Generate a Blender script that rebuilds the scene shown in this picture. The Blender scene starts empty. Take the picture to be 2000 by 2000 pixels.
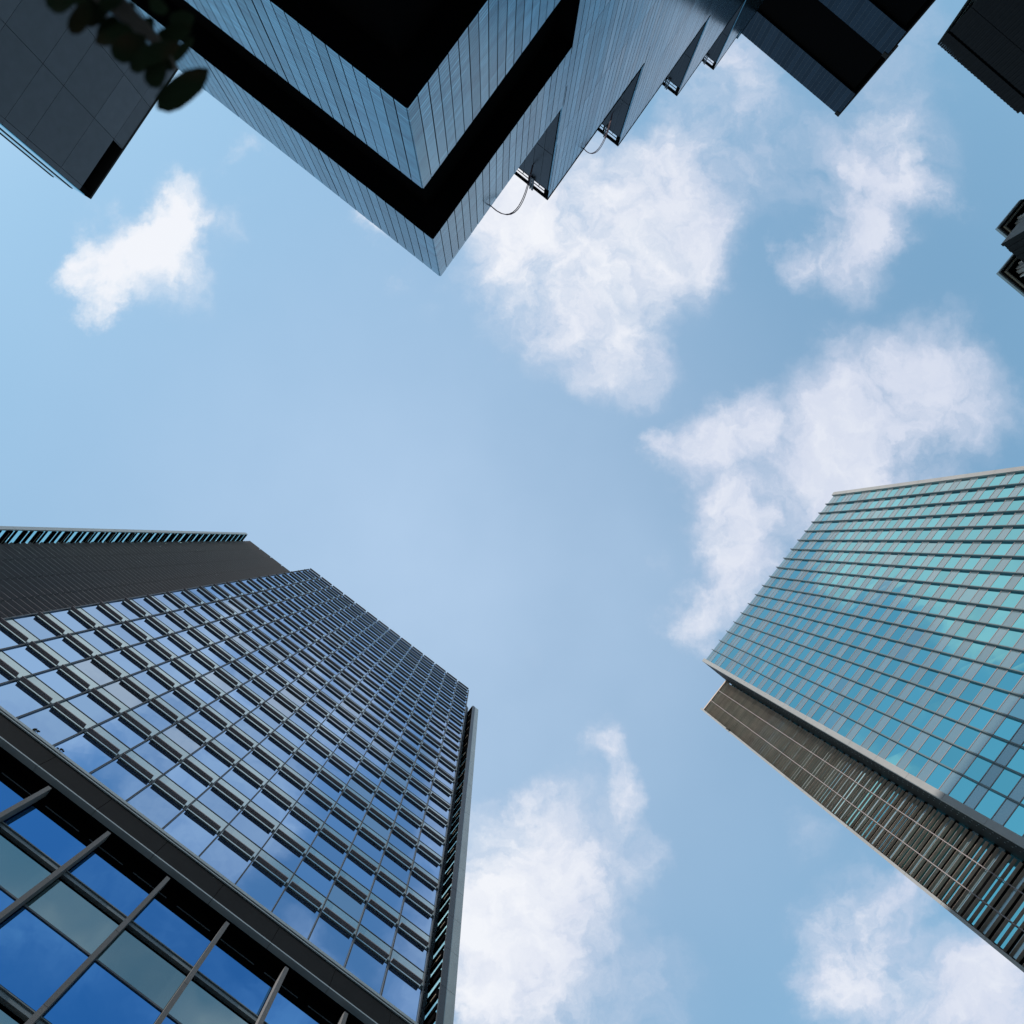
import bpy, bmesh, math, random
from mathutils import Vector, Matrix
R_ = math.radians
random.seed(7)
sc = bpy.context.scene
col = sc.collection

# ------------------------------------------------------------------ camera
FPX, EYE = 1200.0, 1.6                      # focal length in 2000-px units, eye height
zen = Vector(((961-1000)/FPX, (1053-1000)/FPX, 1.0)).normalized()
ax = Vector((1, 0, 0)); ax = (ax-zen*ax.dot(zen)).normalized(); ay = zen.cross(ax)
M3 = Matrix((ax, ay, zen))                  # camera (right, down, forward) -> world
cd = bpy.data.cameras.new('camera'); cam = bpy.data.objects.new('camera', cd); col.objects.link(cam)
cd.sensor_width = cd.sensor_height = 24.0; cd.lens = 24.0*FPX/2000.0
cd.clip_start = 0.05; cd.clip_end = 6000
rt, up, bk = M3@Vector((1, 0, 0)), M3@Vector((0, -1, 0)), M3@Vector((0, 0, -1))
cam.matrix_world = Matrix(((rt.x, up.x, bk.x, 0), (rt.y, up.y, bk.y, 0), (rt.z, up.z, bk.z, EYE), (0, 0, 0, 1)))
cd.dof.use_dof = True; cd.dof.focus_distance = 90.0; cd.dof.aperture_fstop = 2.0; cd.dof.aperture_blades = 0
sc.camera = cam
def project(p):                             # world point -> photo pixel (2000 scale)
    c = M3.transposed()@(Vector(p)-Vector((0, 0, EYE)))
    if c.z <= 0.01: return None
    return (1000+FPX*c.x/c.z, 1000+FPX*c.y/c.z)

# ------------------------------------------------------------------ light, sky, exposure
SUN_EL, SUN_AZ = 17.0, 229.0                # azimuth counter-clockwise from +X in the world plan
sd = bpy.data.lights.new('sun', 'SUN'); sun = bpy.data.objects.new('sun', sd); col.objects.link(sun)
sd.energy = 2.0; sd.angle = R_(0.5); sd.color = (1.0, 0.93, 0.84)
sv = Vector((math.cos(R_(SUN_EL))*math.cos(R_(SUN_AZ)), math.cos(R_(SUN_EL))*math.sin(R_(SUN_AZ)), math.sin(R_(SUN_EL))))
sun.rotation_euler = sv.to_track_quat('Z', 'Y').to_euler()
sc.view_settings.view_transform = 'Standard'; sc.view_settings.look = 'None'
sc.view_settings.exposure = 1.15; sc.view_settings.gamma = 1.0
w = bpy.data.worlds.new('World'); sc.world = w; w.use_nodes = True
nt = w.node_tree; N = nt.nodes; L = nt.links; N.clear()
def nd(t, **k):
    n = N.new(t)
    for a, b in k.items(): setattr(n, a, b)
    return n
def mth(op, a, b=None, c=None, clamp=False):
    n = nd('ShaderNodeMath', operation=op); n.use_clamp = clamp
    for i, v in enumerate((a, b, c)):
        if v is None: continue
        if isinstance(v, (int, float)): n.inputs[i].default_value = v
        else: L.new(v, n.inputs[i])
    return n.outputs[0]
sky = nd('ShaderNodeTexSky', sky_type='NISHITA'); sky.sun_disc = False
sky.sun_elevation = R_(SUN_EL); sky.sun_rotation = R_(90-SUN_AZ)
sky.altitude = 0; sky.air_density = 1.0; sky.dust_density = 0.15; sky.ozone_density = 1.3
tc = nd('ShaderNodeTexCoord'); sx = nd('ShaderNodeSeparateXYZ'); L.new(tc.outputs['Generated'], sx.inputs[0])
zc = mth('MAXIMUM', sx.outputs[2], 0.12)
cq = nd('ShaderNodeCombineXYZ'); L.new(mth('DIVIDE', sx.outputs[0], zc), cq.inputs[0]); L.new(mth('DIVIDE', sx.outputs[1], zc), cq.inputs[1])
def noise(scale, detail=8, rough=0.6, off=(0, 0, 0), dist=0.0, vec=None):
    a = nd('ShaderNodeVectorMath', operation='ADD'); L.new(vec or cq.outputs[0], a.inputs[0]); a.inputs[1].default_value = off
    n = nd('ShaderNodeTexNoise'); n.noise_dimensions = '2D'; L.new(a.outputs[0], n.inputs['Vector'])
    n.inputs['Scale'].default_value = scale; n.inputs['Detail'].default_value = detail; n.inputs['Roughness'].default_value = rough
    n.inputs['Distortion'].default_value = dist
    return n
wn = noise(5.0, 6, 0.62)                    # warp of the cloud outlines
ws = nd('ShaderNodeVectorMath', operation='SUBTRACT'); L.new(wn.outputs['Color'], ws.inputs[0]); ws.inputs[1].default_value = (.5, .5, .5)
wm = nd('ShaderNodeVectorMath', operation='SCALE'); L.new(ws.outputs[0], wm.inputs[0]); wm.inputs['Scale'].default_value = 0.17
wa = nd('ShaderNodeVectorMath', operation='ADD'); L.new(cq.outputs[0], wa.inputs[0]); L.new(wm.outputs[0], wa.inputs[1])
# cloud masses on the cloud deck: (x, y) over height of the deck, radius, density
CLOUDS = [(-.505,-.555,.07,1.0),(-.54,-.50,.075,1.0),(-.595,-.475,.075,1.0),(-.525,-.445,.08,.9),(-.63,-.45,.055,.95),(-.615,-.395,.05,.9),(-.425,-.50,.05,.45),
 (.03,-.49,.12,.95),(.15,-.53,.17,1.0),(.30,-.62,.12,.8),(.10,-.37,.11,.95),(.20,-.30,.09,.85),(.35,-.51,.08,.75),(.40,-.80,.13,.6),(.43,-.66,.15,.6),(.36,-.90,.10,.5),(.26,-.42,.11,.7),
 (.60,-.51,.105,.85),(.68,-.62,.12,.65),(.515,-.475,.05,.7),(.74,-.60,.06,.4),(.72,-.68,.13,.5),(.64,-.62,.13,.6),(.66,-.78,.10,.4),(.70,-.90,.10,.35),
 (.35,-.16,.08,.95),(.43,-.19,.08,.95),(.61,-.19,.14,.9),(.74,-.27,.13,.8),(.66,-.10,.17,.75),(.80,-.20,.12,.6),(.60,-.32,.08,.5),(.39,-.05,.085,.95),(.41,.06,.085,.85),(.33,.12,.06,.7),(.53,-.09,.11,.95),(.27,.05,.03,.3),(.28,-.16,.04,.6),
 (.18,.34,.06,.85),(.22,.42,.055,.8),(.10,.54,.15,.95),(.02,.63,.14,.95),(.24,.50,.05,.5),(-.02,.72,.13,.9),(.05,.44,.06,.6),(.24,.72,.11,.45),(.05,.80,.2,.8),
 (.60,.62,.10,1.0),(.58,.71,.09,.95),(.67,.55,.06,.8),(.50,.49,.055,.4),(.80,.72,.08,.9),(.78,.78,.12,1.0),(.70,.68,.10,.6),(.66,.80,.10,.7),(.86,.62,.10,.7),
 (-.40,-.66,.035,.5),(-.145,-.445,.03,.45),(-.11,-.385,.025,.3),(-.43,-.63,.025,.35),(-.34,-.38,.03,.12),(.05,.20,.03,.25),
 (-.09,-.67,.13,1.7),(-.25,-.78,.13,1.5),(.02,-.66,.10,1.5),(-.10,-.80,.15,1.6),(-.02,-.74,.16,1.7),(-.15,-.58,.08,1.3),(.06,-.80,.13,.9),(-.05,-.98,.18,.8),(.56,-1.0,.12,.85),(.30,-.95,.11,.7),(-.80,-.85,.12,.8),(.5,-1.4,.2,.8),(-1.3,.2,.3,.5),(-1.2,-1.0,.25,.8),(1.4,-.4,.3,.6),(.2,1.3,.3,.7),(1.2,1.2,.3,.6)]
tot = None
for (cx, cy, r, s) in CLOUDS:
    v = nd('ShaderNodeVectorMath', operation='DISTANCE'); L.new(wa.outputs[0], v.inputs[0]); v.inputs[1].default_value = (cx, cy, 0)
    m = nd('ShaderNodeMapRange', interpolation_type='SMOOTHSTEP'); L.new(v.outputs['Value'], m.inputs[0])
    m.inputs[1].default_value = r*1.45; m.inputs[2].default_value = r*0.15; m.inputs[3].default_value = 0; m.inputs[4].default_value = s
    tot = m.outputs[0] if tot is None else mth('ADD', mth('MAXIMUM', tot, m.outputs[0]), mth('MULTIPLY', mth('MINIMUM', tot, m.outputs[0]), 0.35))
fb = noise(4.2, 12, 0.60, (3.1, 1.7, 0), 0.1, wa.outputs[0]).outputs['Fac']
fb3 = noise(17.0, 9, 0.60, (1.3, 6.2, 0), 0.0, wa.outputs[0]).outputs['Fac']
fb2 = noise(3.2, 4, 0.5, (8.1, 4.7, 0)).outputs['Fac']
dens = mth('MULTIPLY', tot, mth('ADD', mth('MULTIPLY_ADD', mth('SUBTRACT', fb, 0.5), 2.3, 1.22), mth('MULTIPLY', mth('SUBTRACT', fb3, 0.5), 1.0)))
dm = nd('ShaderNodeMapRange', interpolation_type='SMOOTHSTEP'); L.new(dens, dm.inputs[0])
dm.inputs[1].default_value = 0.12; dm.inputs[2].default_value = 1.4; dm.inputs[4].default_value = 0.97
# a soft thin veil round and between the cloud cores
cv = mth('MULTIPLY', mth('MULTIPLY', tot, tot), mth('MULTIPLY_ADD', fb, 1.2, -.06), clamp=True)
core = mth('MAXIMUM', dm.outputs[0], mth('MULTIPLY', cv, 0.85))
# thin high haze, thickest over the middle of the sky and thinning away from the sun
vd = nd('ShaderNodeVectorMath', operation='DISTANCE'); L.new(cq.outputs[0], vd.inputs[0]); vd.inputs[1].default_value = (-.12, .12, 0)
vm = nd('ShaderNodeMapRange', interpolation_type='SMOOTHSTEP'); L.new(vd.outputs['Value'], vm.inputs[0])
vm.inputs[1].default_value = 1.15; vm.inputs[2].default_value = 0.0; vm.inputs[3].default_value = 0.05; vm.inputs[4].default_value = 0.55
veil = mth('MULTIPLY', mth('MULTIPLY_ADD', fb2, 0.4, 0.8), vm.outputs[0])
tint = nd('ShaderNodeVectorMath', operation='MULTIPLY'); L.new(sky.outputs[0], tint.inputs[0]); tint.inputs[1].default_value = (1.05, 1.12, 1.04)
# soften the bright sunward end of the sky
kd = nd('ShaderNodeVectorMath', operation='MULTIPLY_ADD'); L.new(tint.outputs[0], kd.inputs[0]); kd.inputs[1].default_value = (.16,)*3; kd.inputs[2].default_value = (.74,)*3
dv = nd('ShaderNodeVectorMath', operation='DIVIDE'); L.new(tint.outputs[0], dv.inputs[0]); L.new(kd.outputs[0], dv.inputs[1])
sat = nd('ShaderNodeHueSaturation'); L.new(dv.outputs[0], sat.inputs['Color']); sat.inputs['Saturation'].default_value = 1.22; sat.inputs['Value'].default_value = 1.0
mx0 = nd('ShaderNodeMix', data_type='RGBA'); L.new(veil, mx0.inputs[0]); L.new(sat.outputs[0], mx0.inputs[6]); mx0.inputs[7].default_value = (2.05, 2.58, 3.3, 1)
# clouds are brighter on the sunward (-x) side of the sky
sunw = nd('ShaderNodeMapRange'); L.new(mth('ADD', sx.outputs[0], mth('ADD', mth('MULTIPLY', mth('SUBTRACT', fb2, .5), -.9), mth('MULTIPLY', mth('SUBTRACT', fb3, .5), -.8))), sunw.inputs[0])
sunw.inputs[1].default_value = 0.50; sunw.inputs[2].default_value = -.50
ctop = nd('ShaderNodeMix', data_type='RGBA'); L.new(mth('ADD', sunw.outputs[0], mth('MULTIPLY', mth('SUBTRACT', dens, .9), .40), clamp=True), ctop.inputs[0]); ctop.inputs[6].default_value = (2.05, 2.24, 2.72, 1); ctop.inputs[7].default_value = (2.92, 2.98, 3.14, 1)
mx1 = nd('ShaderNodeMix', data_type='RGBA'); L.new(core, mx1.inputs[0]); L.new(mx0.outputs[2], mx1.inputs[6]); L.new(ctop.outputs[2], mx1.inputs[7])
bg = nd('ShaderNodeBackground'); L.new(mx1.outputs[2], bg.inputs[0]); bg.inputs[1].default_value = 0.14
wo = nd('ShaderNodeOutputWorld'); L.new(bg.outputs[0], wo.inputs[0])

# ------------------------------------------------------------------ materials
MATS = {}
def mat(name, base, rough=.5, metal=0., spec=.5, var=0.0, vscale=1.0, bump=0.0, bscale=1.0, stretch=(1, 1, 1), ior=None):
    m = bpy.data.materials.new(name); m.use_nodes = True; MATS[name] = m
    t = m.node_tree; b = t.nodes['Principled BSDF']
    b.inputs['Base Color'].default_value = (*base, 1); b.inputs['Roughness'].default_value = rough
    b.inputs['Metallic'].default_value = metal; b.inputs['Specular IOR Level'].default_value = spec
    if var or bump:
        g = t.nodes.new('ShaderNodeTexCoord'); mp = t.nodes.new('ShaderNodeMapping'); mp.inputs['Scale'].default_value = stretch
        t.links.new(g.outputs['Object'], mp.inputs[0])
    if var:
        n = t.nodes.new('ShaderNodeTexNoise'); n.inputs['Scale'].default_value = vscale; n.inputs['Detail'].default_value = 6
        t.links.new(mp.outputs[0], n.inputs['Vector'])
        r = t.nodes.new('ShaderNodeMapRange'); r.inputs[1].default_value = .3; r.inputs[2].default_value = .7
        r.inputs[3].default_value = 1-var; r.inputs[4].default_value = 1+var
        t.links.new(n.outputs['Fac'], r.inputs[0])
        x = t.nodes.new('ShaderNodeVectorMath'); x.operation = 'SCALE'; x.inputs[0].default_value = base
        t.links.new(r.outputs[0], x.inputs['Scale']); t.links.new(x.outputs[0], b.inputs['Base Color'])
    if bump:
        n2 = t.nodes.new('ShaderNodeTexNoise'); n2.inputs['Scale'].default_value = bscale; n2.inputs['Detail'].default_value = 1
        t.links.new(mp.outputs[0], n2.inputs['Vector'])
        bp = t.nodes.new('ShaderNodeBump'); bp.inputs['Strength'].default_value = 1.0; bp.inputs['Distance'].default_value = bump
        t.links.new(n2.outputs['Fac'], bp.inputs['Height']); t.links.new(bp.outputs[0], b.inputs['Normal'])
    return m
mat('blue_glass', (.24, .41, .64), .02, 1.0, bump=.012, bscale=.35)
mat('spandrel_glass', (.37, .49, .52), .10, .8)
mat('podium_glass', (.07, .24, .52), .015, 1.0, bump=.010, bscale=.3)
mat('grey_green_glass', (.20, .30, .32), .05, .9, bump=.012, bscale=.3)
mat('teal_glass', (.19, .53, .57), .02, 1.0, bump=.010, bscale=.3)
mat('pale_glass', (.24, .33, .36), .14, .7)
mat('clear_glass', (.36, .62, .68), .03, 1.0, bump=.008, bscale=.4)
mat('brown_metal', (.22, .188, .195), .6, 0, .2)
mat('bronze_slat', (.45, .355, .30), .55, 0, .3, var=.14, vscale=.6)
mat('grey_metal', (.30, .34, .35), .38, .6, var=.08, vscale=.8)
mat('frame_metal', (.10, .11, .12), .4, .4)
mat('dark_metal', (.013, .013, .0135), .65, 0, .12, var=.15, vscale=.5)
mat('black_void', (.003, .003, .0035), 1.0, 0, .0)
mat('fin_metal', (.085, .11, .118), .4, .3, var=.08, vscale=.8)
mat('ledge_metal', (.16, .19, .20), .4, .4, var=.08, vscale=.8)
mat('pale_panel', (.22, .222, .224), .5, 0, .4, var=.05, vscale=.8)
mat('pale_grey_metal', (.31, .35, .36), .4, .3, var=.06, vscale=.6)
mat('slate_panel', (.046, .051, .065), .5, 0, .4, var=.10, vscale=.6)
mat('slate_metal', (.05, .06, .075), .45, .3, var=.1, vscale=.5)
mat('charcoal_rib', (.012, .0115, .0125), .6, 0, .1, var=.12, vscale=1.0)
mat('beige_trim', (.22, .19, .15), .6, var=.1)
mat('rust', (.16, .07, .025), .8, var=.3, vscale=4)
mat('concrete', (.26, .25, .25), .85, var=.14, vscale=1.2)
mat('white_slab', (.62, .60, .60), .7, var=.06)
mat('paving', (.52, .51, .49), .9, var=.12, vscale=.5)
mat('bark', (.06, .045, .035), .9, var=.3, vscale=14)
mat('cable', (.10, .035, .05), .5)
# see-through tinted screen glass
sg_ = mat('screen_glass', (.50, .86, .88), .0, 0); sg_.node_tree.nodes['Principled BSDF'].inputs['Transmission Weight'].default_value = 1.0
sg_.node_tree.nodes['Principled BSDF'].inputs['IOR'].default_value = 1.1
def vary(name, amt, odd=0.0, oddcol=(.4, .45, .46)):
    # each pane or panel differs a little from its neighbours; a few have pale blinds behind the glass
    m = MATS[name]; t = m.node_tree; b = t.nodes['Principled BSDF']
    gi = t.nodes.new('ShaderNodeNewGeometry'); oi = t.nodes.new('ShaderNodeObjectInfo')
    def mm(op, a, bb):
        q = t.nodes.new('ShaderNodeMath'); q.operation = op
        for i, v in enumerate((a, bb)):
            if v is None: continue
            if isinstance(v, (int, float)): q.inputs[i].default_value = v
            else: t.links.new(v, q.inputs[i])
        return q.outputs[0]
    r = mm('FRACT', mm('ADD', mm('MULTIPLY', gi.outputs['Random Per Island'], 7.13), mm('MULTIPLY', oi.outputs['Random'], 5.71)), None)
    f = mm('ADD', mm('MULTIPLY', r, 2*amt), 1-amt)
    x = t.nodes.new('ShaderNodeVectorMath'); x.operation = 'SCALE'
    src = b.inputs['Base Color']
    if src.is_linked: t.links.new(src.links[0].from_socket, x.inputs[0])
    else: x.inputs[0].default_value = src.default_value[:3]
    t.links.new(f, x.inputs['Scale']); o = x.outputs[0]
    if odd:
        mx = t.nodes.new('ShaderNodeMix'); mx.data_type = 'RGBA'; mx.inputs[7].default_value = (*oddcol, 1)
        t.links.new(mm('MULTIPLY', mm('GREATER_THAN', mm('FRACT', mm('MULTIPLY', r, 37.7), None), 1-odd), .5), mx.inputs[0])
        t.links.new(o, mx.inputs[6]); o = mx.outputs[2]
    t.links.new(o, b.inputs['Base Color'])
# granite: fine speckle
g = mat('granite', (.20, .195, .20), .75, 0, .3)
t = g.node_tree; b = t.nodes['Principled BSDF']; cc = t.nodes.new('ShaderNodeTexCoord')
n = t.nodes.new('ShaderNodeTexNoise'); n.inputs['Scale'].default_value = 45; n.inputs['Detail'].default_value = 3; t.links.new(cc.outputs['Object'], n.inputs['Vector'])
cr = t.nodes.new('ShaderNodeValToRGB'); cr.color_ramp.elements[0].position = .35; cr.color_ramp.elements[0].color = (.095, .098, .105, 1)
cr.color_ramp.elements[1].position = .65; cr.color_ramp.elements[1].color = (.175, .18, .19, 1)
t.links.new(n.outputs['Fac'], cr.inputs[0]); t.links.new(cr.outputs[0], b.inputs['Base Color'])
# leaves: green to rust
lf = mat('leaf', (.04, .055, .02), .6, 0, .08)
t = lf.node_tree; b = t.nodes['Principled BSDF']; cc = t.nodes.new('ShaderNodeTexCoord')
n = t.nodes.new('ShaderNodeTexNoise'); n.inputs['Scale'].default_value = 9; t.links.new(cc.outputs['Object'], n.inputs['Vector'])
cr = t.nodes.new('ShaderNodeValToRGB'); cr.color_ramp.elements[0].position = .52; cr.color_ramp.elements[0].color = (.009, .015, .005, 1)
cr.color_ramp.elements[1].position = .74; cr.color_ramp.elements[1].color = (.045, .017, .008, 1)
t.links.new(n.outputs['Fac'], cr.inputs[0]); t.links.new(cr.outputs[0], b.inputs['Base Color'])
# ribbed cladding: fine horizontal ribs and brushed streaks in a glossy metal
def ribbed(name, base, dark, rough, metal, period, streak=.35):
    m = mat(name, base, rough, metal)
    t = m.node_tree; b = t.nodes['Principled BSDF']
    cc = t.nodes.new('ShaderNodeTexCoord'); s = t.nodes.new('ShaderNodeSeparateXYZ'); t.links.new(cc.outputs['Object'], s.inputs[0])
    def mm(op, a, bb):
        q = t.nodes.new('ShaderNodeMath'); q.operation = op
        for i, v in enumerate((a, bb)):
            if v is None: continue
            if isinstance(v, (int, float)): q.inputs[i].default_value = v
            else: t.links.new(v, q.inputs[i])
        return q.outputs[0]
    rib = mm('POWER', mm('MULTIPLY_ADD', mm('SINE', mm('MULTIPLY', s.outputs[2], 2*math.pi/period), None), .5), 1.0)
    q = rib.node; 
    sn = mm('SINE', mm('MULTIPLY', s.outputs[2], 2*math.pi/period), None)
    rib = mm('GREATER_THAN', sn, .35)
    mp = t.nodes.new('ShaderNodeMapping'); mp.inputs['Scale'].default_value = (.22, .22, 2.6); t.links.new(cc.outputs['Object'], mp.inputs[0])
    n = t.nodes.new('ShaderNodeTexNoise'); n.inputs['Scale'].default_value = 1.0; n.inputs['Detail'].default_value = 5; n.inputs['Roughness'].default_value = .65
    t.links.new(mp.outputs[0], n.inputs['Vector'])
    r = t.nodes.new('ShaderNodeMapRange'); r.inputs[1].default_value = .36; r.inputs[2].default_value = .66; r.inputs[3].default_value = 0; r.inputs[4].default_value = streak
    t.links.new(n.outputs['Fac'], r.inputs[0])
    f = mm('MAXIMUM', mm('MULTIPLY', rib, .65), r.outputs[0])
    x = t.nodes.new('ShaderNodeMix'); x.data_type = 'RGBA'; x.inputs[6].default_value = (*base, 1); x.inputs[7].default_value = (*dark, 1)
    t.links.new(f, x.inputs[0]); t.links.new(x.outputs[2], b.inputs['Base Color'])
    return m
ribbed('ribbed_panel', (.20, .385, .46), (.07, .09, .13), .20, 1.0, .30, .60)
ribbed('ribbed_wing_shaded', (.032, .046, .062), (.02, .026, .036), .25, .85, .20, .4)  # wing tint darkened to stand in for the dark tower it mirrors
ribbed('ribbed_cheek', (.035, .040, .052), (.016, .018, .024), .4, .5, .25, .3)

for nm, am, od in (('blue_glass', .10, .10), ('teal_glass', .09, .08), ('pale_glass', .10, 0), ('spandrel_glass', .08, 0), ('podium_glass', .07, 0),
                   ('grey_green_glass', .12, 0), ('slate_panel', .13, 0), ('ribbed_panel', .20, 0), ('ribbed_wing_shaded', .2, 0), ('granite', .08, 0), ('bronze_slat', .12, 0), ('pale_panel', .05, 0)): vary(nm, am, od)

# ------------------------------------------------------------------ mesh helpers
BOXF = ((0, 1, 3, 2), (4, 6, 7, 5), (0, 4, 5, 1), (2, 3, 7, 6), (0, 2, 6, 4), (1, 5, 7, 3))
class Fr:                                   # a facade frame: plan origin, along, outward, z measured from eye level
    def __init__(s, o, e, n): s.o = Vector((o[0], o[1], 0)); s.e = Vector((e[0], e[1], 0)).normalized(); s.n = Vector((n[0], n[1], 0)).normalized()
    def p(s, u, w, h): return s.o+s.e*u+s.n*w+Vector((0, 0, h+EYE))
class MB:
    def __init__(s): s.v = []; s.f = []
    def pts(s, P):
        k = len(s.v); s.v += [tuple(p) for p in P]; s.f += [tuple(k+i for i in f) for f in BOXF]; return s
    def box(s, F, u0, u1, w0, w1, h0, h1, jit=0.0):
        P = [F.p(u, ww+(random.uniform(-jit, jit) if jit and ww == w1 else 0), h) for u in (u0, u1) for ww in (w0, w1) for h in (h0, h1)]
        return s.pts(P)
    def slab(s, F, u0, u1, prof):           # extrude a profile of four (w, h) points along u: a tilted blade
        P = [F.p(u, *prof[i]) for u in (u0, u1) for i in (0, 1, 3, 2)]
        return s.pts(P)
    def prism(s, poly, h0, h1):
        k = len(s.v); n = len(poly)
        s.v += [(x, y, h0+EYE) for x, y in poly]+[(x, y, h1+EYE) for x, y in poly]
        s.f += [tuple(range(k, k+n)), tuple(range(k+2*n-1, k+n-1, -1))]+[(k+i, k+(i+1) % n, k+n+(i+1) % n, k+n+i) for i in range(n)]
        return s
    def tube(s, P, r, n=8, r1=None):
        k = len(s.v); P = [Vector(p) for p in P]
        for i, p in enumerate(P):
            d = (P[min(i+1, len(P)-1)]-P[max(i-1, 0)]).normalized(); a = d.orthogonal().normalized(); bb = d.cross(a)
            if i and (a.dot(pa) < .2): a = (pa-d*pa.dot(d)).normalized(); bb = d.cross(a)
            pa = a; rr = r if r1 is None else r+(r1-r)*i/(len(P)-1)
            s.v += [tuple(p+(a*math.cos(2*math.pi*j/n)+bb*math.sin(2*math.pi*j/n))*rr) for j in range(n)]
        for i in range(len(P)-1):
            for j in range(n): s.f.append((k+i*n+j, k+i*n+(j+1) % n, k+(i+1)*n+(j+1) % n, k+(i+1)*n+j))
        s.f += [tuple(k+j for j in range(n)), tuple(k+(len(P)-1)*n+j for j in range(n-1, -1, -1))]
        return s
    def build(s, name, m, parent=None, kind=None, label=None, smooth=False):
        me = bpy.data.meshes.new(name); me.from_pydata(s.v, [], s.f)
        bm = bmesh.new(); bm.from_mesh(me); bmesh.ops.recalc_face_normals(bm, faces=bm.faces); bm.to_mesh(me); bm.free()
        me.materials.append(MATS[m])
        if smooth:
            for p in me.polygons: p.use_smooth = True
        o = bpy.data.objects.new(name, me); col.objects.link(o)
        if parent: o.parent = parent; o.matrix_parent_inverse = Matrix.Translation(parent.location).inverted()
        if kind: o['kind'] = kind
        if label: o['label'] = label
        return o
def thing(name, label, cat, loc=(0, 0, 0), group=None):
    o = bpy.data.objects.new(name, None); col.objects.link(o); o.location = loc
    o['label'] = label; o['category'] = cat
    if group: o['group'] = group
    return o
def area_in_view(F, u0, u1, wd, h0, h1):
    P = [project(F.p(u, wd, h)) for u, h in ((u0, h0), (u1, h0), (u1, h1), (u0, h1))]
    if any(p is None for p in P): return 0
    cx = sum(p[0] for p in P)/4; cy = sum(p[1] for p in P)/4
    if not (-30 < cx < 2030 and -30 < cy < 2030): return 0
    return abs(sum(P[i][0]*P[(i+1) % 4][1]-P[(i+1) % 4][0]*P[i][1] for i in range(4)))/2
def repeat_parts(name, m, parent, items, limit=100):
    # items: (area, builder).  The largest in view are parts of their own, the rest is one part
    items = sorted(items, key=lambda i: -i[0])
    for a, fn in items[:limit]:
        b = MB(); fn(b); b.build(name, m, parent)
    if len(items) > limit:
        b = MB()
        for a, fn in items[limit:]: fn(b)
        b.build(name, m, parent, kind='stuff')
def unit(deg): return (math.cos(R_(deg)), math.sin(R_(deg)))

# ------------------------------------------------------------------ ground and street
gb = MB(); k = 900
gb.v = [(-k, -k, 0), (k, -k, 0), (k, k, 0), (-k, k, 0)]; gb.f = [(0, 1, 2, 3)]
gr = gb.build('ground', 'paving'); gr['kind'] = 'structure'

# ================================================================== B: glass tower with sunshade shelves (lower left)
eB = unit(37.2); nB = (eB[1], -eB[0]); DB = 29.15; HB = 134.8; FL = 4.2
FB = Fr((-nB[0]*DB, -nB[1]*DB), eB, nB)
B = thing('office_tower', 'dark glass office tower with brown shelf sunshades, granite-columned base and thin side blades', 'building', (-nB[0]*38, -nB[1]*38, 0))
U0, U1 = -27.6, 15.8; NB_ = 14; BW = (U1-U0)/NB_; HLOW = 42.9
NF = int((HB-HLOW)/FL)+1
MB().box(FB, U0+.05, U1-.05, -18, -.14, HLOW-2, HB-.3).build('core', 'black_void', B)
MB().box(FB, U0-11.0, U1+.88, -18, -1.6, -EYE, 125.0).build('rear_core', 'black_void', B)
vis, fins = [], []
spn, trn, brk = [], [], []
for i in range(NF):
    hj = HB-i*FL                             # shelf level of this floor
    lo = max(hj-FL, HLOW)
    for j in range(NB_):
        a, c = U0+j*BW, U0+(j+1)*BW
        # below the shelf: a strip of pale spandrel, then vision glass down to the spandrel of the floor below
        top, bot = hj-.27, hj-FL+1.55
        if top > HLOW+.1:
            b0 = bot if bot > HLOW+1.8 else HLOW
            vis.append((area_in_view(FB, a, c, 0, b0, top), lambda m, a=a, c=c, b0=b0, top=top: m.box(FB, a+.06, c-.06, -.05, 0, b0, top, .006)))
            spn.append((area_in_view(FB, a, c, 0, hj, hj+1.3), lambda m, a=a, c=c, hj=hj: m.box(FB, a+.06, c-.06, -.05, 0, hj-.22, min(hj+1.50, HB-.02), .004)))
            fins.append((area_in_view(FB, a+.1, c-.3, .4, hj-.5, hj), lambda m, a=a, c=c, hj=hj: m.slab(FB, a+.10, c-.24, ((.06, hj+.00), (.42, hj-.02), (.42, hj+.05), (.06, hj+.09)))))
            brk.append((area_in_view(FB, a, c, 0, hj, hj+1.3), lambda m, c=c, hj=hj: m.box(FB, c-.20, c-.05, .01, .14, hj-.02, hj+.08)))
            trn.append((area_in_view(FB, a, c, 0, hj, hj+1.3), lambda m, a=a, c=c, hj=hj: m.box(FB, a+.06, c-.06, -.03, .035, hj-.27, hj-.22)))
            if bot > HLOW+1.8: trn.append((area_in_view(FB, a, c, 0, hj, hj+1.3), lambda m, a=a, c=c, bot=bot: m.box(FB, a+.06, c-.06, -.03, .035, bot-.05, bot)))
repeat_parts('window', 'blue_glass', B, vis)
repeat_parts('sunshade_shelf', 'brown_metal', B, fins)
repeat_parts('spandrel', 'spandrel_glass', B, spn); repeat_parts('transom', 'frame_metal', B, trn); repeat_parts('shelf_bracket', 'pale_grey_metal', B, brk)
for j in range(NB_+1):
    u = U0+j*BW
    MB().box(FB, u-.055, u-.012, -.05, .13, HLOW, HB).box(FB, u+.012, u+.055, -.05, .13, HLOW, HB).build('mullion', 'frame_metal', B)
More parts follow.
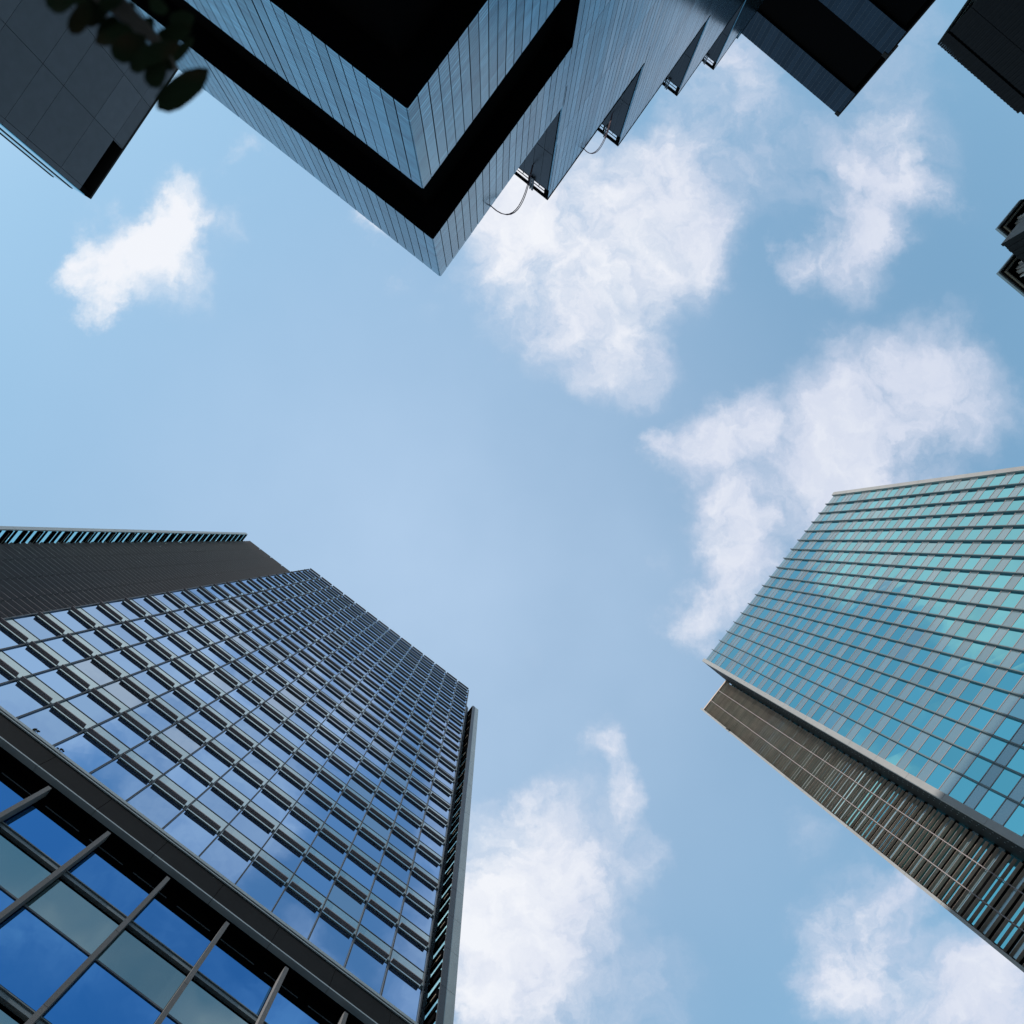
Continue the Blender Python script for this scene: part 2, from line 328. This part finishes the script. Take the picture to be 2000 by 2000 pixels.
# set-back louvred bays and the thin blades that end them
WS = -.80; UL, UR = -38.7, 16.74; HL = 125.4
sl = []; sr = MB(); nsl = int((HL-HLOW)/.84)
for i in range(nsl):
    h = HL-i*.84
    def slat(m, h=h):
        for k in range(4):
            a = UL+.05+k*(U0-UL-.05)/4; c = a+(U0-UL-.05)/4-.14
            m.slab(FB, a, c, ((WS-.26, h-.62), (WS+.24, h-.02), (WS+.24, h+.03), (WS-.28, h-.55)))
    sl.append((area_in_view(FB, UL, U0, WS, h-.4, h), slat))
    sr.slab(FB, U1+.02, UR-.34, ((WS-.26, h-.62), (WS+.24, h-.02), (WS+.24, h+.03), (WS-.28, h-.55)))
repeat_parts('louvre_slat', 'brown_metal', B, sl)
sr.build('louvre_slat', 'brown_metal', B, kind='stuff')
MB().box(FB, UL, U0, -1.6, WS-.45, -EYE, HL-.3).build('louvre_backing', 'black_void', B)
MB().box(FB, U1, UR, -1.6, WS-.45, -EYE, HL-.3).build('louvre_backing', 'black_void', B)
MB().box(FB, UR-.34, UR-.01, WS-.4, WS+.12, HLOW, HL).build('corner_panel', 'slate_metal', B)
HW = 122.2
for side, uw, th in (('left', UL, .55), ('right', UR, 1.37)):
    sgn = -1 if side == 'left' else 1        # the blade stands on the far side of uw
    fr_, bk_ = .98, WS
    def bx(m, du0, du1, w0, w1, h0, h1):
        a, c = uw+sgn*du0, uw+sgn*du1; m.box(FB, min(a, c), max(a, c), w0, w1, h0, h1); return m
    bw0 = bx(MB(), .02, .06, bk_, fr_-.16, HLOW-1, HW-.1).build('glass_screen', 'screen_glass', B)
    nfl = int((HW-HLOW)/FL)+1; bt = .12
    for i in range(nfl):
        h = HW-.25-i*FL
        for d_, ha, hb in ((-.10, .72, .02), (-.04, 1.75, 1.40), (-.10, 2.75, 2.25), (-.04, 3.75, 3.55)):
            b = MB(); bx(b, d_, bt, bk_, fr_-.16, h-ha, h-hb); b.build('spandrel_bar', 'black_void', bw0)
        bx(MB(), -.125, -.10, bk_, fr_-.35, h-.46, h-.38).build('trim_line', 'beige_trim', bw0)
    cap = MB(); cap2 = MB()
    for i in range(int((HW-HLOW)/FL)+1):
        h1 = HW-i*FL; h0 = h1-FL+.03
        if side == 'right':
            bx(cap2, 0, .50, fr_-.14, fr_, h0, h1); bx(cap, .53, th, fr_-.14, fr_-.02, h0, h1)
        else: bx(cap, 0, th, fr_-.14, fr_, h0, h1)
    if side == 'right': cap2.build('blade_front', 'slate_metal', bw0)
    cap.build('blade_edge', 'pale_grey_metal', bw0)
# base: dark belt, reveal, granite columns and big windows
UA, UZ = -46.0, 24.0
MB().box(FB, UA, UZ, -.1, .30, HLOW-.22, HLOW).build('belt_flashing', 'pale_grey_metal', B)
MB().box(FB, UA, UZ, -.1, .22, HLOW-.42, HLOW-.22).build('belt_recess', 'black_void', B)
MB().box(FB, UA, UZ, -.1, .34, HLOW-.50, HLOW-.42).build('belt_flashing', 'pale_grey_metal', B)
bl = MB(); u = -48.0+1.2
while u < UZ: bl.box(FB, max(u, UA), min(u+4.62, UZ), -.1, .26, HLOW-2.25, HLOW-.50); u += 4.65
bl.build('belt', 'dark_metal', B)
bl = MB(); u = -48.0+1.2
while u < UZ: bl.box(FB, max(u, UA), min(u+4.62, UZ), -.1, .33, HLOW-2.34, HLOW-2.25); u += 4.65
bl.build('belt_lip', 'pale_grey_metal', B)
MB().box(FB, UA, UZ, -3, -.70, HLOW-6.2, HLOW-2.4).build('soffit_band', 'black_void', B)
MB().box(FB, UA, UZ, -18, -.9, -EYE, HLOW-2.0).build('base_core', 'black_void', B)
gd = MB(); u = UA
while u < UZ: gd.box(FB, u, u+2.6, -.70, -.67, HLOW-3.22, HLOW-3.16); u += 3.4
gd.build('soffit_groove', 'frame_metal', B)
CU0 = -26.55; cols = [CU0+4.65*k for k in range(-4, 11)]
def base_row(h1, h0, name, m):
    it = []
    for u in cols:
        it.append((area_in_view(FB, u, u+4.65, -.6, h0, h1), lambda b, u=u: b.box(FB, u+.08, u+4.57, -.70, -.60, h0, h1, .006)))
    repeat_parts(name, m, B, it)
base_row(39.0, 36.75, 'window', 'podium_glass')
base_row(36.0, 33.55, 'spandrel_window', 'grey_green_glass')
base_row(33.45, 29.75, 'window', 'podium_glass')
base_row(28.9, 26.4, 'spandrel_window', 'grey_green_glass')
base_row(26.3, 22.6, 'window', 'podium_glass')
base_row(21.8, 5.0, 'window', 'podium_glass')
for h in (36.5, 29.45, 22.3):
    MB().box(FB, UA, UZ, -.70, -.46, h-.24, h+.02).box(FB, UA, UZ, -.70, -.40, h+.02, h+.08).build('ledge', 'ledge_metal', B)
for h in (33.5, 26.35):
    MB().box(FB, UA, UZ, -.70, -.54, h-.05, h+.05).build('glazing_bar', 'frame_metal', B)
for u in cols:
    cb = MB(); h = 40.0
    while h > -EYE:
        hh = max(h-5.3, -EYE); cb.box(FB, u-.135, u+.135, -.45, .18, hh+.02, h); h = hh
    o = cb.build('column', 'granite', B)
    MB().box(FB, u-.07, u+.07, -.66, -.45, -EYE, 39.6).build('column_frame', 'frame_metal', B)
# tufts of plants growing on the belt
def tuft(name, u, h, label, sc_, seed):
    rnd = random.Random(seed); b = MB(); base = FB.p(u, .24, h)
    for k in range(9):
        d = FB.n*rnd.uniform(.05, .45)+FB.e*rnd.uniform(-.6, .6)+Vector((0, 0, rnd.uniform(.2, .8)))
        p = base+FB.e*rnd.uniform(-.3, .3)*sc_; b.tube([p, p+d*.25*sc_, p+d*.5*sc_+FB.n*.05], .03*sc_, 5, .006)
        b.pts([p+d*.5*sc_+Vector((x, y, z))*.09*sc_ for x in (-1, 1) for y in (-.6, .6) for z in (-.3, .3)])
    o = b.build(name, 'leaf'); o['label'] = label; o['category'] = 'plant'; o['group'] = 'weeds on the tower belt'
tuft('weed_tuft', -16.6, HLOW, 'dark weed tuft on the belt above the granite columns, further left of two', .75, 1)
tuft('weed_tuft', -14.5, HLOW, 'dark straggling weed tuft on the belt above the granite columns, further right of two', .6, 2)

# ================================================================== R: teal glass tower with upright fins (right)
HR = 158.0; FR_ = 4.0
r0 = Vector((.5701*HR, -.0765*HR)); r1 = Vector((.3446*HR, .2000*HR)); eR = (r1-r0).normalized(); WR = (r1-r0).length
nR = Vector((-.775, -.632)); nR = Vector((eR.y, -eR.x)); nR = nR if nR.dot(-r0) > 0 else -nR
FRM = Fr(r0, eR, nR)
Rt = thing('office_tower', 'teal glass office tower with upright grey fins and a bronze louvred side bay', 'building', (r0.x+30, r0.y+30, 0))
MB().box(FRM, .05, WR-.05, -24, -.16, -EYE, HR-.2).build('core', 'black_void', Rt)
EDG = 1.0; fu0 = EDG; fu1 = WR-EDG*.9; nb = 18; bw = (fu1-fu0)/nb
cut = [0, .47, .88, 1.51, 1.89, 2.33, 3.2, 3.5, 3.86]
rows = []                                    # (top, bottom, clear)
for i in range(len(cut)-1): rows.append((HR-.15-cut[i]*FR_, HR-.15-cut[i+1]*FR_, i in (2, 5)))
rows.append((HR-.15-cut[-1]*FR_, HR-.15-4.0*FR_, False))
h = HR-.15-4.0*FR_
while h > 6:
    rows.append((h, h-.61*FR_, True)); rows.append((h-.61*FR_, h-FR_, False)); h -= FR_
wi, si = [], []
for (a, c, clear) in rows:
    for j in range(nb):
        u = fu0+j*bw
        fn = lambda m, u=u, a=a, c=c: m.box(FRM, u+.05, u+bw-.05, -.06, 0, c+.065, a-.065, .006)
        (wi if clear else si).append((area_in_view(FRM, u, u+bw, 0, c, a), fn))
repeat_parts('window', 'teal_glass', Rt, wi)
repeat_parts('spandrel_panel', 'pale_glass', Rt, si)
repeat_parts('transom', 'brown_metal', Rt, [(area_in_view(FRM, fu0, fu0+3, 0, c, a), lambda m, c=c: m.box(FRM, fu0, fu1, -.08, .03, c-.06, c+.06)) for (a, c, clear) in rows])
for j in range(nb+1):
    u = fu0+j*bw
    if 0 < j < nb: MB().box(FRM, u-.07, u+.07, .03, .46, -EYE, HR-.05).build('fin', 'fin_metal', Rt)
for u0, u1 in ((0, EDG), (fu1+.02, WR)):
    b = MB(); h = HR+.25
    while h > 0: b.box(FRM, u0, u1, -.3, .42, max(h-6.5, -EYE)+.03, h); h -= 6.5
    b.build('edge_panel', 'pale_panel', Rt)
# cheek and louvred bay
SB = 7.4; LB = 9.7
ck = MB(); h = HR
while h > 0: ck.box(FRM, WR-.4, WR-.02, -SB-1, -.3, max(h-8, -EYE)+.03, h); h -= 8
ck.build('cheek_wall', 'dark_metal', Rt)
rv = MB(); h = HR-1
while h > 40:
    for wv in (-1.6, -3.3): rv.box(FRM, WR-.02, WR+.02, wv-.05, wv+.05, h-.05, h+.05)
    h -= 1.0
rv.build('rivet', 'grey_metal', Rt, kind='stuff')
MB().box(FRM, WR-.3, WR+LB-.1, -24, -SB-1.2, -EYE, HR-2).build('bay_core', 'black_void', Rt)
MB().box(FRM, WR-.02, WR+LB, -SB-.9, -SB+.2, HR-.8, HR-.3).build('bay_coping', 'bronze_slat', Rt)
bw_, bs_ = MB(), MB()
h = HR-2.0
while h > 20:
    bw_.box(FRM, WR, WR+LB-.4, -SB-1.2, -SB-.95, h-1.75, h-.15, .004)
    bs_.box(FRM, WR, WR+LB-.4, -SB-1.2, -SB-1.0, h-3.3, h-2.35, .004)
    h -= FR_
bw_.build('bay_window', 'teal_glass', Rt, kind='stuff'); bs_.build('bay_spandrel', 'pale_glass', Rt, kind='stuff')
sl = []; h = HR-.6
while h > 30:
    def sfn(m, h=h):
        m.slab(FRM, WR+.35, WR+LB-.25, ((-SB-.26, h-.10), (-SB+.10, h-.02), (-SB+.10, h+.0), (-SB-.25, h-.06)))
    sl.append((area_in_view(FRM, WR, WR+LB, -SB, h-.4, h), sfn)); h -= .80
repeat_parts('louvre_slat', 'bronze_slat', Rt, sl)
for k in (1/3, 2/3): MB().box(FRM, WR+LB*k-.06, WR+LB*k+.06, -SB+.11, -SB+.17, 20, HR-.5).build('louvre_rail', 'brown_metal', Rt)
b = MB(); h = HR
while h > 0: b.box(FRM, WR+LB-.25, WR+LB+.15, -SB-1.3, -SB+.62, max(h-6.5, -EYE)+.03, h); h -= 6.5
b.build('edge_panel', 'pale_panel', Rt)
MB().tube([FRM.p(WR+LB-.3, -SB+.5, HR-19), FRM.p(WR+LB-.3, -SB+.95, HR-18.8), FRM.p(WR+LB-.1, -SB+1.2, HR-18.2)], .14, 6).build('bracket', 'dark_metal', Rt)

# ================================================================== T: stepped ribbed-metal tower (top)
HT = 68.6
K = Vector((-.0859*HT, -.4326*HT)); aL = -141.62; aR = -55.37
eL = Vector(unit(aL)); eRt = Vector(unit(aR))
nL = Vector((-eL.y, eL.x)); nL = nL if nL.dot(-K) > 0 else -nL
nRt = Vector((-eRt.y, eRt.x)); nRt = nRt if nRt.dot(-K) > 0 else -nRt
FTL, FTR = Fr(K, eL, nL), Fr(K, eRt, nRt)
T = thing('stepped_tower', 'blue ribbed metal tower with black bands, climbing in steps to a tall side wing', 'building', (K.x+10, K.y-40, 0))
DT = -K.dot(nRt); PW = 1.2
def Q(x, y):
    d = M3@Vector(((x-1000)/FPX, (y-1000)/FPX, 1)); return Vector((d.x/d.z, d.y/d.z))
steps = []                                   # measured roof corners of the steps: (distance along the face, roof height)
for (x, y) in ((1068.9, 391), (1206.6, 286), (1321.7, 188), (1393, 137), (1440, 76)):
    q = Q(x, y); hh = DT/(-q.dot(nRt)); steps.append(((q*hh-K).dot(eRt), hh))
UC2 = steps[0][0]; LL = 75.0
bands = ((HT, 59.95), (51.1, 41.4), (31.0, 22.0), (13.0, 5.0))
def panel_band(F, ua, uz, h1, h0, name, m, thick=.18, gap=.10, big=0, jit=.012, push=0.0):
    b = MB(); n = max(1, round((uz-ua)/PW)); pw = (uz-ua)/n
    for i in range(n):
        g0 = gap*(2.2 if big and i % big == 0 else 1); 
        b.box(F, ua+i*pw+g0/2, ua+(i+1)*pw-gap/2, -thick+push, push, h0, h1, jit)
    return b.build(name, m, T)
def corner_core(h1, h0, inset):
    o = K-nL*inset-nRt*inset
    A_ = o; Bp = o+eL*LL; Cp = o+eRt*(UC2+5); Dp = o+eL*LL+eRt*(UC2+5)
    return MB().prism([tuple(A_), tuple(Cp), tuple(Dp), tuple(Bp)], h0, h1)
corner_core(HT-1.0, -EYE, 2.6).build('recess_wall', 'black_void', T)
for (h1, h0) in bands:
    corner_core(h1-.02, h0+.02, .19).build('block_core', 'black_void', T)
    panel_band(FTL, 0.02, LL, h1, h0, 'cladding', 'ribbed_panel', big=12)
    panel_band(FTR, 0.02, UC2, h1, h0, 'cladding', 'ribbed_panel', big=0)
# the climbing steps behind one long face, each with an end wall and an open roof frame
for i, (uc, hh) in enumerate(steps):
    un = steps[i+1][0] if i+1 < len(steps) else uc+16
    hp = HT if i == 0 else steps[i-1][1]
    MB().box(FTR, uc+.3, un+2, -26, -.3, -EYE, hh-5).build('step_core', 'black_void', T)
    h = hh; segs = []
    b = MB(); n = max(1, round((un-uc)/PW)); pw = (un-uc)/n
    for k in range(n):
        h = hh-.25
        while h > -EYE:
            lo = max(h-13.5, -EYE); b.box(FTR, uc+k*pw+.045, uc+(k+1)*pw-.045, -.18, .0, lo+.04, h, .012); h = lo
    b.build('cladding', 'ribbed_panel', T)
    MB().box(FTR, uc+.02, un-.02, -.32, -.19, hh-12, hh-.3).build('parapet_back', 'black_void', T)
    MB().box(FTR, uc, un-.05, -.35, .06, hh-.22, hh).build('coping', 'black_void', T)
    # end wall: runs back from the face, seen above the lower roof in front of it
    FE = Fr(FTR.p(uc, 0, 0), eL, -eRt)
    ln = 16.0; fw = 2.3 if i < 4 else .2
    pb = MB(); sm = MB()
    for k in range(11):
        a = .3+k*1.45; pb.box(FE, a+.02, a+1.43, -.2, 0, hp-3, hh-fw-8); pb.box(FE, a+.02, a+1.43, -.2, 0, hh-fw-7.9, hh-fw)
        if k: sm.box(FE, a-.035, a+.035, -.1, .045, hp-3, hh-fw+.5)
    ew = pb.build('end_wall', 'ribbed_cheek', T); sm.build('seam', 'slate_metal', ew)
    MB().box(FE, .0, ln, -.35, -.21, hp-3, hh-fw).build('backing', 'black_void', ew)
    if i < 4:
        fb_ = MB()
        fb_.box(FE, 0, ln, -.08, .0, hh-.85, hh)                       # top rail
        fb_.box(FE, 0, ln, -.06, .0, hh-1.60, hh-1.45); fb_.box(FE, 0, ln, -.06, .02, hh-fw-.02, hh-fw+.12)
        for u in (0, 3.4, 6.8, 10.2, 13.6): fb_.box(FE, u, u+(.75 if u == 0 else .3), -.08, .02, hh-fw, hh-.85)
        fb_.build('roof_frame', 'black_void', ew)
        MB().box(FE, 2.6, 2.85, .05, .3, hh-2.9, hh+.02).box(FE, 3.0, 3.2, .05, .3, hh-2.9, hh+.02).build('frame_strut', 'slate_metal', ew)
# bent pipes from the roof edges up to the end walls
for i, (p0, p1) in enumerate((((958.5, 402), (1040, 322)), ((1140, 290), (1195, 222)))):
    hp = HT if i == 0 else steps[i-1][1]; uc, hh = steps[i]
    q0 = Q(*p0); h0 = DT/(-q0.dot(nRt)); A_ = Vector((q0.x*h0, q0.y*h0, h0+EYE))
    FE = Fr(FTR.p(uc, 0, 0), eL, -eRt)
    q1 = Q(*p1); c2 = Vector(FTR.p(uc, 0, 0)[:2]); nn = eRt
    h1 = c2.dot(nn)/q1.dot(nn) if abs(q1.dot(nn)) > 1e-4 else hh-4
    h1 = min(max(h1, hp+1), hh-1); Bp = Vector((q1.x*h1, q1.y*h1, h1+EYE))
    up_ = Vector((0, 0, 1)); out = Vector((nRt.x, nRt.y, 0))
    for k in range(2):  # second tube is modelled in place of the pipe's shadow on the wall
        P = []
        C1 = A_+up_*((Bp.z-A_.z)*.15)+out*((Bp-A_).length*((.20 if i == 0 else .13)+.02*k)); C2_ = A_.lerp(Bp, .65)+out*((Bp-A_).length*(.06))
        for s in range(17):
            s /= 16.; P.append(A_*(1-s)**3+C1*3*s*(1-s)**2+C2_*3*s*s*(1-s)+Bp*s**3+Vector((eRt.x, eRt.y, 0))*(.3*k*s))
        MB().tube(P, .055, 6).build('pipe_and_shadow', 'cable', T, smooth=True)
# side wing
HWG = 174.0
w0 = Q(1463, 78)*HWG; w1 = Q(1637, 225)*HWG; eW = (w1-w0).normalized(); LW = (w1-w0).length
w0 = w0-eW*6.0; LW += 6.0
nW = Vector((-eW.y, eW.x)); nW = nW if nW.dot(-w0) > 0 else -nW
FW = Fr(w0, eW, nW)
MB().box(FW, 0, LW-1.2, -28, -.9, -EYE, HWG-2).build('wing_core', 'black_void', T)
for (h1, h0) in ((HWG, HWG-8.6), (HWG-22.1, HWG-30.0), (HWG-44, HWG-54), (HWG-67, HWG-78), (HWG-92, HWG-103)):
    MB().box(FW, 0, LW-.05, -28, -.19, h0+.02, h1-.02).build('block_core', 'black_void', T)
    b = MB(); n = 32; pw = LW/n; sm = MB()
    for i in range(n):
        b.box(FW, i*pw+.03, (i+1)*pw-.03, -.18, 0, h0, h1, .012)
        if i: sm.box(FW, i*pw-.03, i*pw+.03, -.16, .03, h0, h1-.2)
    cl = b.build('cladding', 'ribbed_wing_shaded', T); sm.build('seam', 'slate_metal', cl)
    MB().box(FW, LW-1.15, LW+.35, -28, .12, h1-.9, h1+.35).build('coping', 'dark_metal', T)

# ================================================================== A: slate panel building (upper left)
HA = 130.0
a0 = Q(177, 389)*HA; a1 = Q(346, 138)*HA; eA = (a1-a0).normalized(); LA = (a1-a0).length; LF = LA+30
nA = Vector((-eA.y, eA.x)); nA = nA if nA.dot(-a0) > 0 else -nA
FA = Fr(a0, eA, nA)
A = thing('panel_building', 'dark slate panelled building with a black loggia at its roof corner, behind the leaves', 'building', (a0.x-20, a0.y-20, 0))
MB().box(FA, .1, LF-.05, -9, -3.0, -EYE, HA-.5).build('core', 'black_void', A)
MB().box(FA, .1, LF-.05, -3.2, -.2, -EYE, HA-3.8).build('backing', 'black_void', A)
MB().box(FA, LA*.38, LF-.05, -3.2, -.2, HA-3.9, HA-.5).build('backing', 'black_void', A)
hs = [HA, HA-3.5, 120.2, 111.5, 106.3, 98, 89.7, 81, 71, 58, 44, 30, 15, -EYE]; us = [0, 1.0, 12.8, 23.4, LA, LA+15, LF]
pb = MB()
for i in range(len(hs)-1):
    for j in range(len(us)-1):
        a = us[j]
        if i == 0:
            if us[j+1] < LA*.375: continue
            if a < LA*.375: a = LA*.375
        pb.box(FA, a+.04, us[j+1]-.04, -.2, 0, hs[i+1]+.05, hs[i]-(0 if i else .4), .01)
pb.build('wall_panel', 'slate_panel', A)
MB().box(FA, 0, LF, -3.2, .1, HA-.4, HA).build('coping', 'dark_metal', A)
lg = MB().box(FA, 1.0, LA*.37, -3.0, -2.8, HA-3.4, HA-.6).build('loggia_wall', 'black_void', A)
MB().box(FA, 1.6, LA*.365, -1.15, -.75, HA-3.5, HA-3.2).build('loggia_rail', 'rust', lg)
MB().box(FA, 1.6, LA*.365, -.45, -.3, HA-3.5, HA-3.4).build('loggia_rail', 'rust', lg)
MB().box(FA, .05, .95, -2.8, -.06, HA-3.5, HA-.45).build('loggia_post', 'black_void', lg)
MB().box(FA, -.2, -.02, -3.6, -.5, -EYE, HA-1.3).box(FA, -.2, -.02, -8.2, -4.6, -EYE, HA-1.3).build('side_glass', 'clear_glass', A)
MB().box(FA, -.3, -.02, -4.5, -3.7, -EYE, HA-.8).box(FA, -.3, -.02, -9, -8.3, -EYE, HA-.8).build('side_frame', 'dark_metal', A)

# ================================================================== D: charcoal ribbed building (upper right)
HD = 112.0
d0 = Q(1831, 86)*HD; eD = Vector(unit(41.06)); eD2 = Vector(unit(-55.15))
nD = Vector((-eD.y, eD.x)); nD = nD if nD.dot(-d0) > 0 else -nD
nD2 = Vector((-eD2.y, eD2.x)); nD2 = nD2 if nD2.dot(-d0) > 0 else -nD2
FD, FD2 = Fr(d0, eD, nD), Fr(d0, eD2, nD2)
D = thing('ribbed_building', 'charcoal building with fine upright ribs and a black groove, top right corner', 'building', (d0.x+15, d0.y, 0))
MB().prism([tuple(d0+eD*.4+eD2*.4), tuple(d0+eD*60+eD2*.4), tuple(d0+eD*60+eD2*50), tuple(d0+eD*.4+eD2*50)], -EYE, HD-.4).build('core', 'black_void', D)
rb = MB(); n = int(46/.42)
for i in range(n):
    u = i*.42; top = HD if u < 20.2 else HD-.5
    rb.box(FD, u, u+.40, -.38, -.04 if i % 2 else .03, HD-2.7, top)
    for (a, c) in ((HD-3.2, HD-8.3), (HD-8.4, HD-20), (HD-20.1, HD-36), (HD-36.1, 0)):
        rb.box(FD, u, u+.40, -.38, -.04 if i % 2 else .03, c, a)
rb.build('rib_cladding', 'charcoal_rib', D)
MB().box(FD, .05, 46, -.39, -.30, HD-3.3, HD-2.6).build('groove', 'black_void', D)
sg = MB(); sf = MB()
for k in range(24):
    h = HD-.6-k*4.0; sg.box(FD2, .45, 48, -.3, -.1, h-3.4, h-.2, .004); sf.box(FD2, .45, 48, -.3, -.02, h-.2, h+.02)
sg.build('side_window', 'clear_glass', D); sf.build('side_frame', 'beige_trim', D)
MB().box(FD2, .0, 48, -.35, .05, HD-.45, HD).build('coping', 'slate_metal', D)

# ================================================================== E: balconied apartment block (right edge)
HE = 78.0
E_ = thing('apartment_block', 'grey balconied apartment block with corner eaves, cut off by the right edge', 'building', (90, -55, 0))
def bay(x, y, h, dark=False, inset=0.0):
    q = Q(x, y)*h; f1 = Vector(unit(-49.5)); f2 = Vector(unit(40.0))
    n1 = -f2; n2 = -f1                      # outward of the face along f1 / along f2
    F1, F2 = Fr(q, f1, n1), Fr(q, f2, n2)
    def ring(m, a, t, h0, h1, ln=16):       # an L of trim round the corner, set back by a, t thick
        pa = q+f1*a+f2*a; pb_ = q+f1*(a+t)+f2*(a+t)
        m.prism([tuple(pa), tuple(pa+f1*ln), tuple(pb_+f1*ln), tuple(pb_), tuple(pb_+f2*ln), tuple(pa+f2*ln)], h0, h1)
        return m
    def slab(m, a, h0, h1, ln=16):
        pa = q+f1*a+f2*a; m.prism([tuple(pa), tuple(pa+f1*ln), tuple(pa+f1*ln+f2*ln), tuple(pa+f2*ln)], h0, h1); return m
    return ring, slab
for (x, y) in ((1943.5, 448), (1945.5, 535)):
    ring, slab = bay(x, y, HE)
    ln = 5.2 if y > 500 else 5.2
    ring(MB(), 0, .22, HE-.35, HE, ln).build('eave', 'pale_grey_metal', E_)
    ring(MB(), .22, .25, HE-.5, HE-.1, ln).build('eave_gap', 'dark_metal', E_)
    ring(MB(), .47, .16, HE-.75, HE-.1, ln).build('eave_trim', 'beige_trim', E_)
    slab(MB(), .63, HE-.5, HE-.2, ln).build('eave_soffit', 'black_void', E_)
    slab(MB(), 1.5, -EYE, HE-.5, ln-1).build('wall', 'dark_metal', E_)
    q = Q(x, y)*HE; f1 = Vector(unit(-49.5)); f2 = Vector(unit(40.0)); c0 = q+f1*1.5+f2*1.5
    F1, F2 = Fr(c0, f1, -f2), Fr(c0, f2, -f1)
    for F in (F1, F2):
        for (u0, u1, wd, m) in ((0, .5, .30, 'concrete'), (.75, .95, .5, 'white_slab'), (1.3, 1.9, .22, 'concrete'), (2.5, 2.7, .5, 'white_slab'), (2.8, 3.3, .25, 'concrete'), (3.7, 3.9, .5, 'white_slab')):
            MB().box(F, u0, u1, .02 if u0 else -.3, wd, -EYE, HE-.9).build('pilaster', m, E_)
f1 = Vector(unit(-49.5)); f2 = Vector(unit(40.0)); q = Q(1955, 477)*(HE-3); F1, F2 = Fr(q, f1, -f2), Fr(q, f2, -f1)
sh = MB().prism([tuple(q+(f1+f2)*.12), tuple(q+f1*5.5+f2*.12), tuple(q+f1*5.5+f2*4.6), tuple(q+f2*4.6+f1*.12)], -EYE, HE-3.05).build('shaft', 'charcoal_rib', E_)
MB().box(F1, .0, 5.5, -.11, 0, HE-6.6, HE-3).build('shaft_panel', 'concrete', sh)
MB().box(F1, .0, 5.5, -.11, 0, 0, HE-6.7).build('shaft_panel', 'concrete', sh)
b = MB()
for k in range(11): b.box(F2, k*.42, k*.42+.40, -.11, .0 if k % 2 else .06, 0, HE-3-(.12 if k % 3 else 0))
b.build('shaft_cladding', 'charcoal_rib', sh)

# ================================================================== near leaves of a street tree
tree = thing('street_tree', 'street tree with broad dark green and rust leaves overhanging close above', 'tree', (-2.5, -3.1, 0))
trunk = [Vector((-2.5, -3.1, 0)), Vector((-2.46, -3.04, 1.0)), Vector((-2.4, -3.0, 1.9)), Vector((-2.2, -2.7, 2.6)), Vector((-1.9, -2.4, 3.2)), Vector((-1.8, -2.3, 3.8))]
MB().tube(trunk, .11, 10, .05).build('trunk', 'bark', tree, smooth=True)
def leaf_mesh(m, p, d, side, nrm, ln, wd, fold=.25):
    d = d.normalized(); side = side.normalized(); nrm = nrm.normalized(); k = len(m.v)
    prof = [(0, .05), (.10, .50), (.28, .92), (.5, 1.0), (.72, .97), (.9, .68), (1.0, .06)]
    for (t, wv) in prof:
        c = p+d*ln*t+nrm*(-.06*ln*t*t)
        m.v += [tuple(c-side*wd*wv*.5+nrm*wd*fold*wv*.5), tuple(c), tuple(c+side*wd*wv*.5+nrm*wd*fold*wv*.5)]
    for i in range(len(prof)-1):
        a = k+i*3; m.f += [(a, a+1, a+4, a+3), (a+1, a+2, a+5, a+4)]
def at(x, y, dist):
    d = (M3@Vector(((x-1000)/FPX, (y-1000)/FPX, 1))).normalized(); return Vector((0, 0, EYE))+d*dist
limb = [trunk[3], Vector((-1.5, -1.9, 2.55)), Vector((-1.0, -1.25, 2.45)), at(150, -60, 1.06), at(235, 15, 1.04), at(300, 75, 1.03), at(345, 135, 1.02)]
MB().tube(limb, .03, 8, .003).build('branch', 'bark', tree, smooth=True)
# leaves on the twig that hangs into view: tip and base of each, as they hang above the camera
LV = [((408, 134), (306, 214), 50), ((318, 112), (292, 172), 38), ((292, 108), (256, 138), 30), ((284, 70), (220, 114), 44), ((352, 84), (258, 122), 34),
      ((378, 72), (336, 122), 20), ((300, 84), (374, 50), 34), ((266, 50), (186, 84), 30), ((228, 32), (196, 86), 34), ((176, 4), (138, 66), 32),
      ((152, -28), (90, 14), 44), ((214, -22), (158, 48), 46), ((262, 2), (236, 56), 26), ((300, 34), (262, 84), 30), ((246, -30), (196, 20), 30), ((300, 80), (336, 140), 24),
      ((190, -50), (110, -6), 50), ((330, 20), (290, 4), 30), ((380, 30), (330, 48), 34), ((250, 84), (300, 110), 36)]
lm = MB(); rnd = random.Random(4)
for (p0, p1, wd) in LV:
    dz = rnd.uniform(-.05, .05); A_ = at(*p0, 1.02+dz); Bp = at(*p1, 1.01+dz+rnd.uniform(-.015, .015))
    v = (A_-Vector((0, 0, EYE))).normalized(); d = Bp-A_; s = d.cross(v); nn = s.cross(d)
    leaf_mesh(lm, A_, d, s+nn.normalized()*s.length*rnd.uniform(-.4, .4), nn, d.length, wd/FPX*.64)
lm.build('leaf_spray', 'leaf', tree, smooth=True)
cm = MB()
for k in range(420):
    c = Vector((-2.1+rnd.gauss(0, .75), -2.6+rnd.gauss(0, .65), 3.2+rnd.gauss(0, .6)))
    d = Vector((rnd.uniform(-1, 1), rnd.uniform(-1, 1), rnd.uniform(-.9, .3))).normalized()
    pj = project(c)
    if pj and pj[0] > -160 and pj[1] > -160: continue
    s = d.cross(Vector((rnd.uniform(-1, 1), rnd.uniform(-1, 1), 1)))
    leaf_mesh(cm, c, d, s, s.cross(d), rnd.uniform(.07, .11), rnd.uniform(.04, .06))
cm.build('crown', 'leaf', tree, smooth=True)
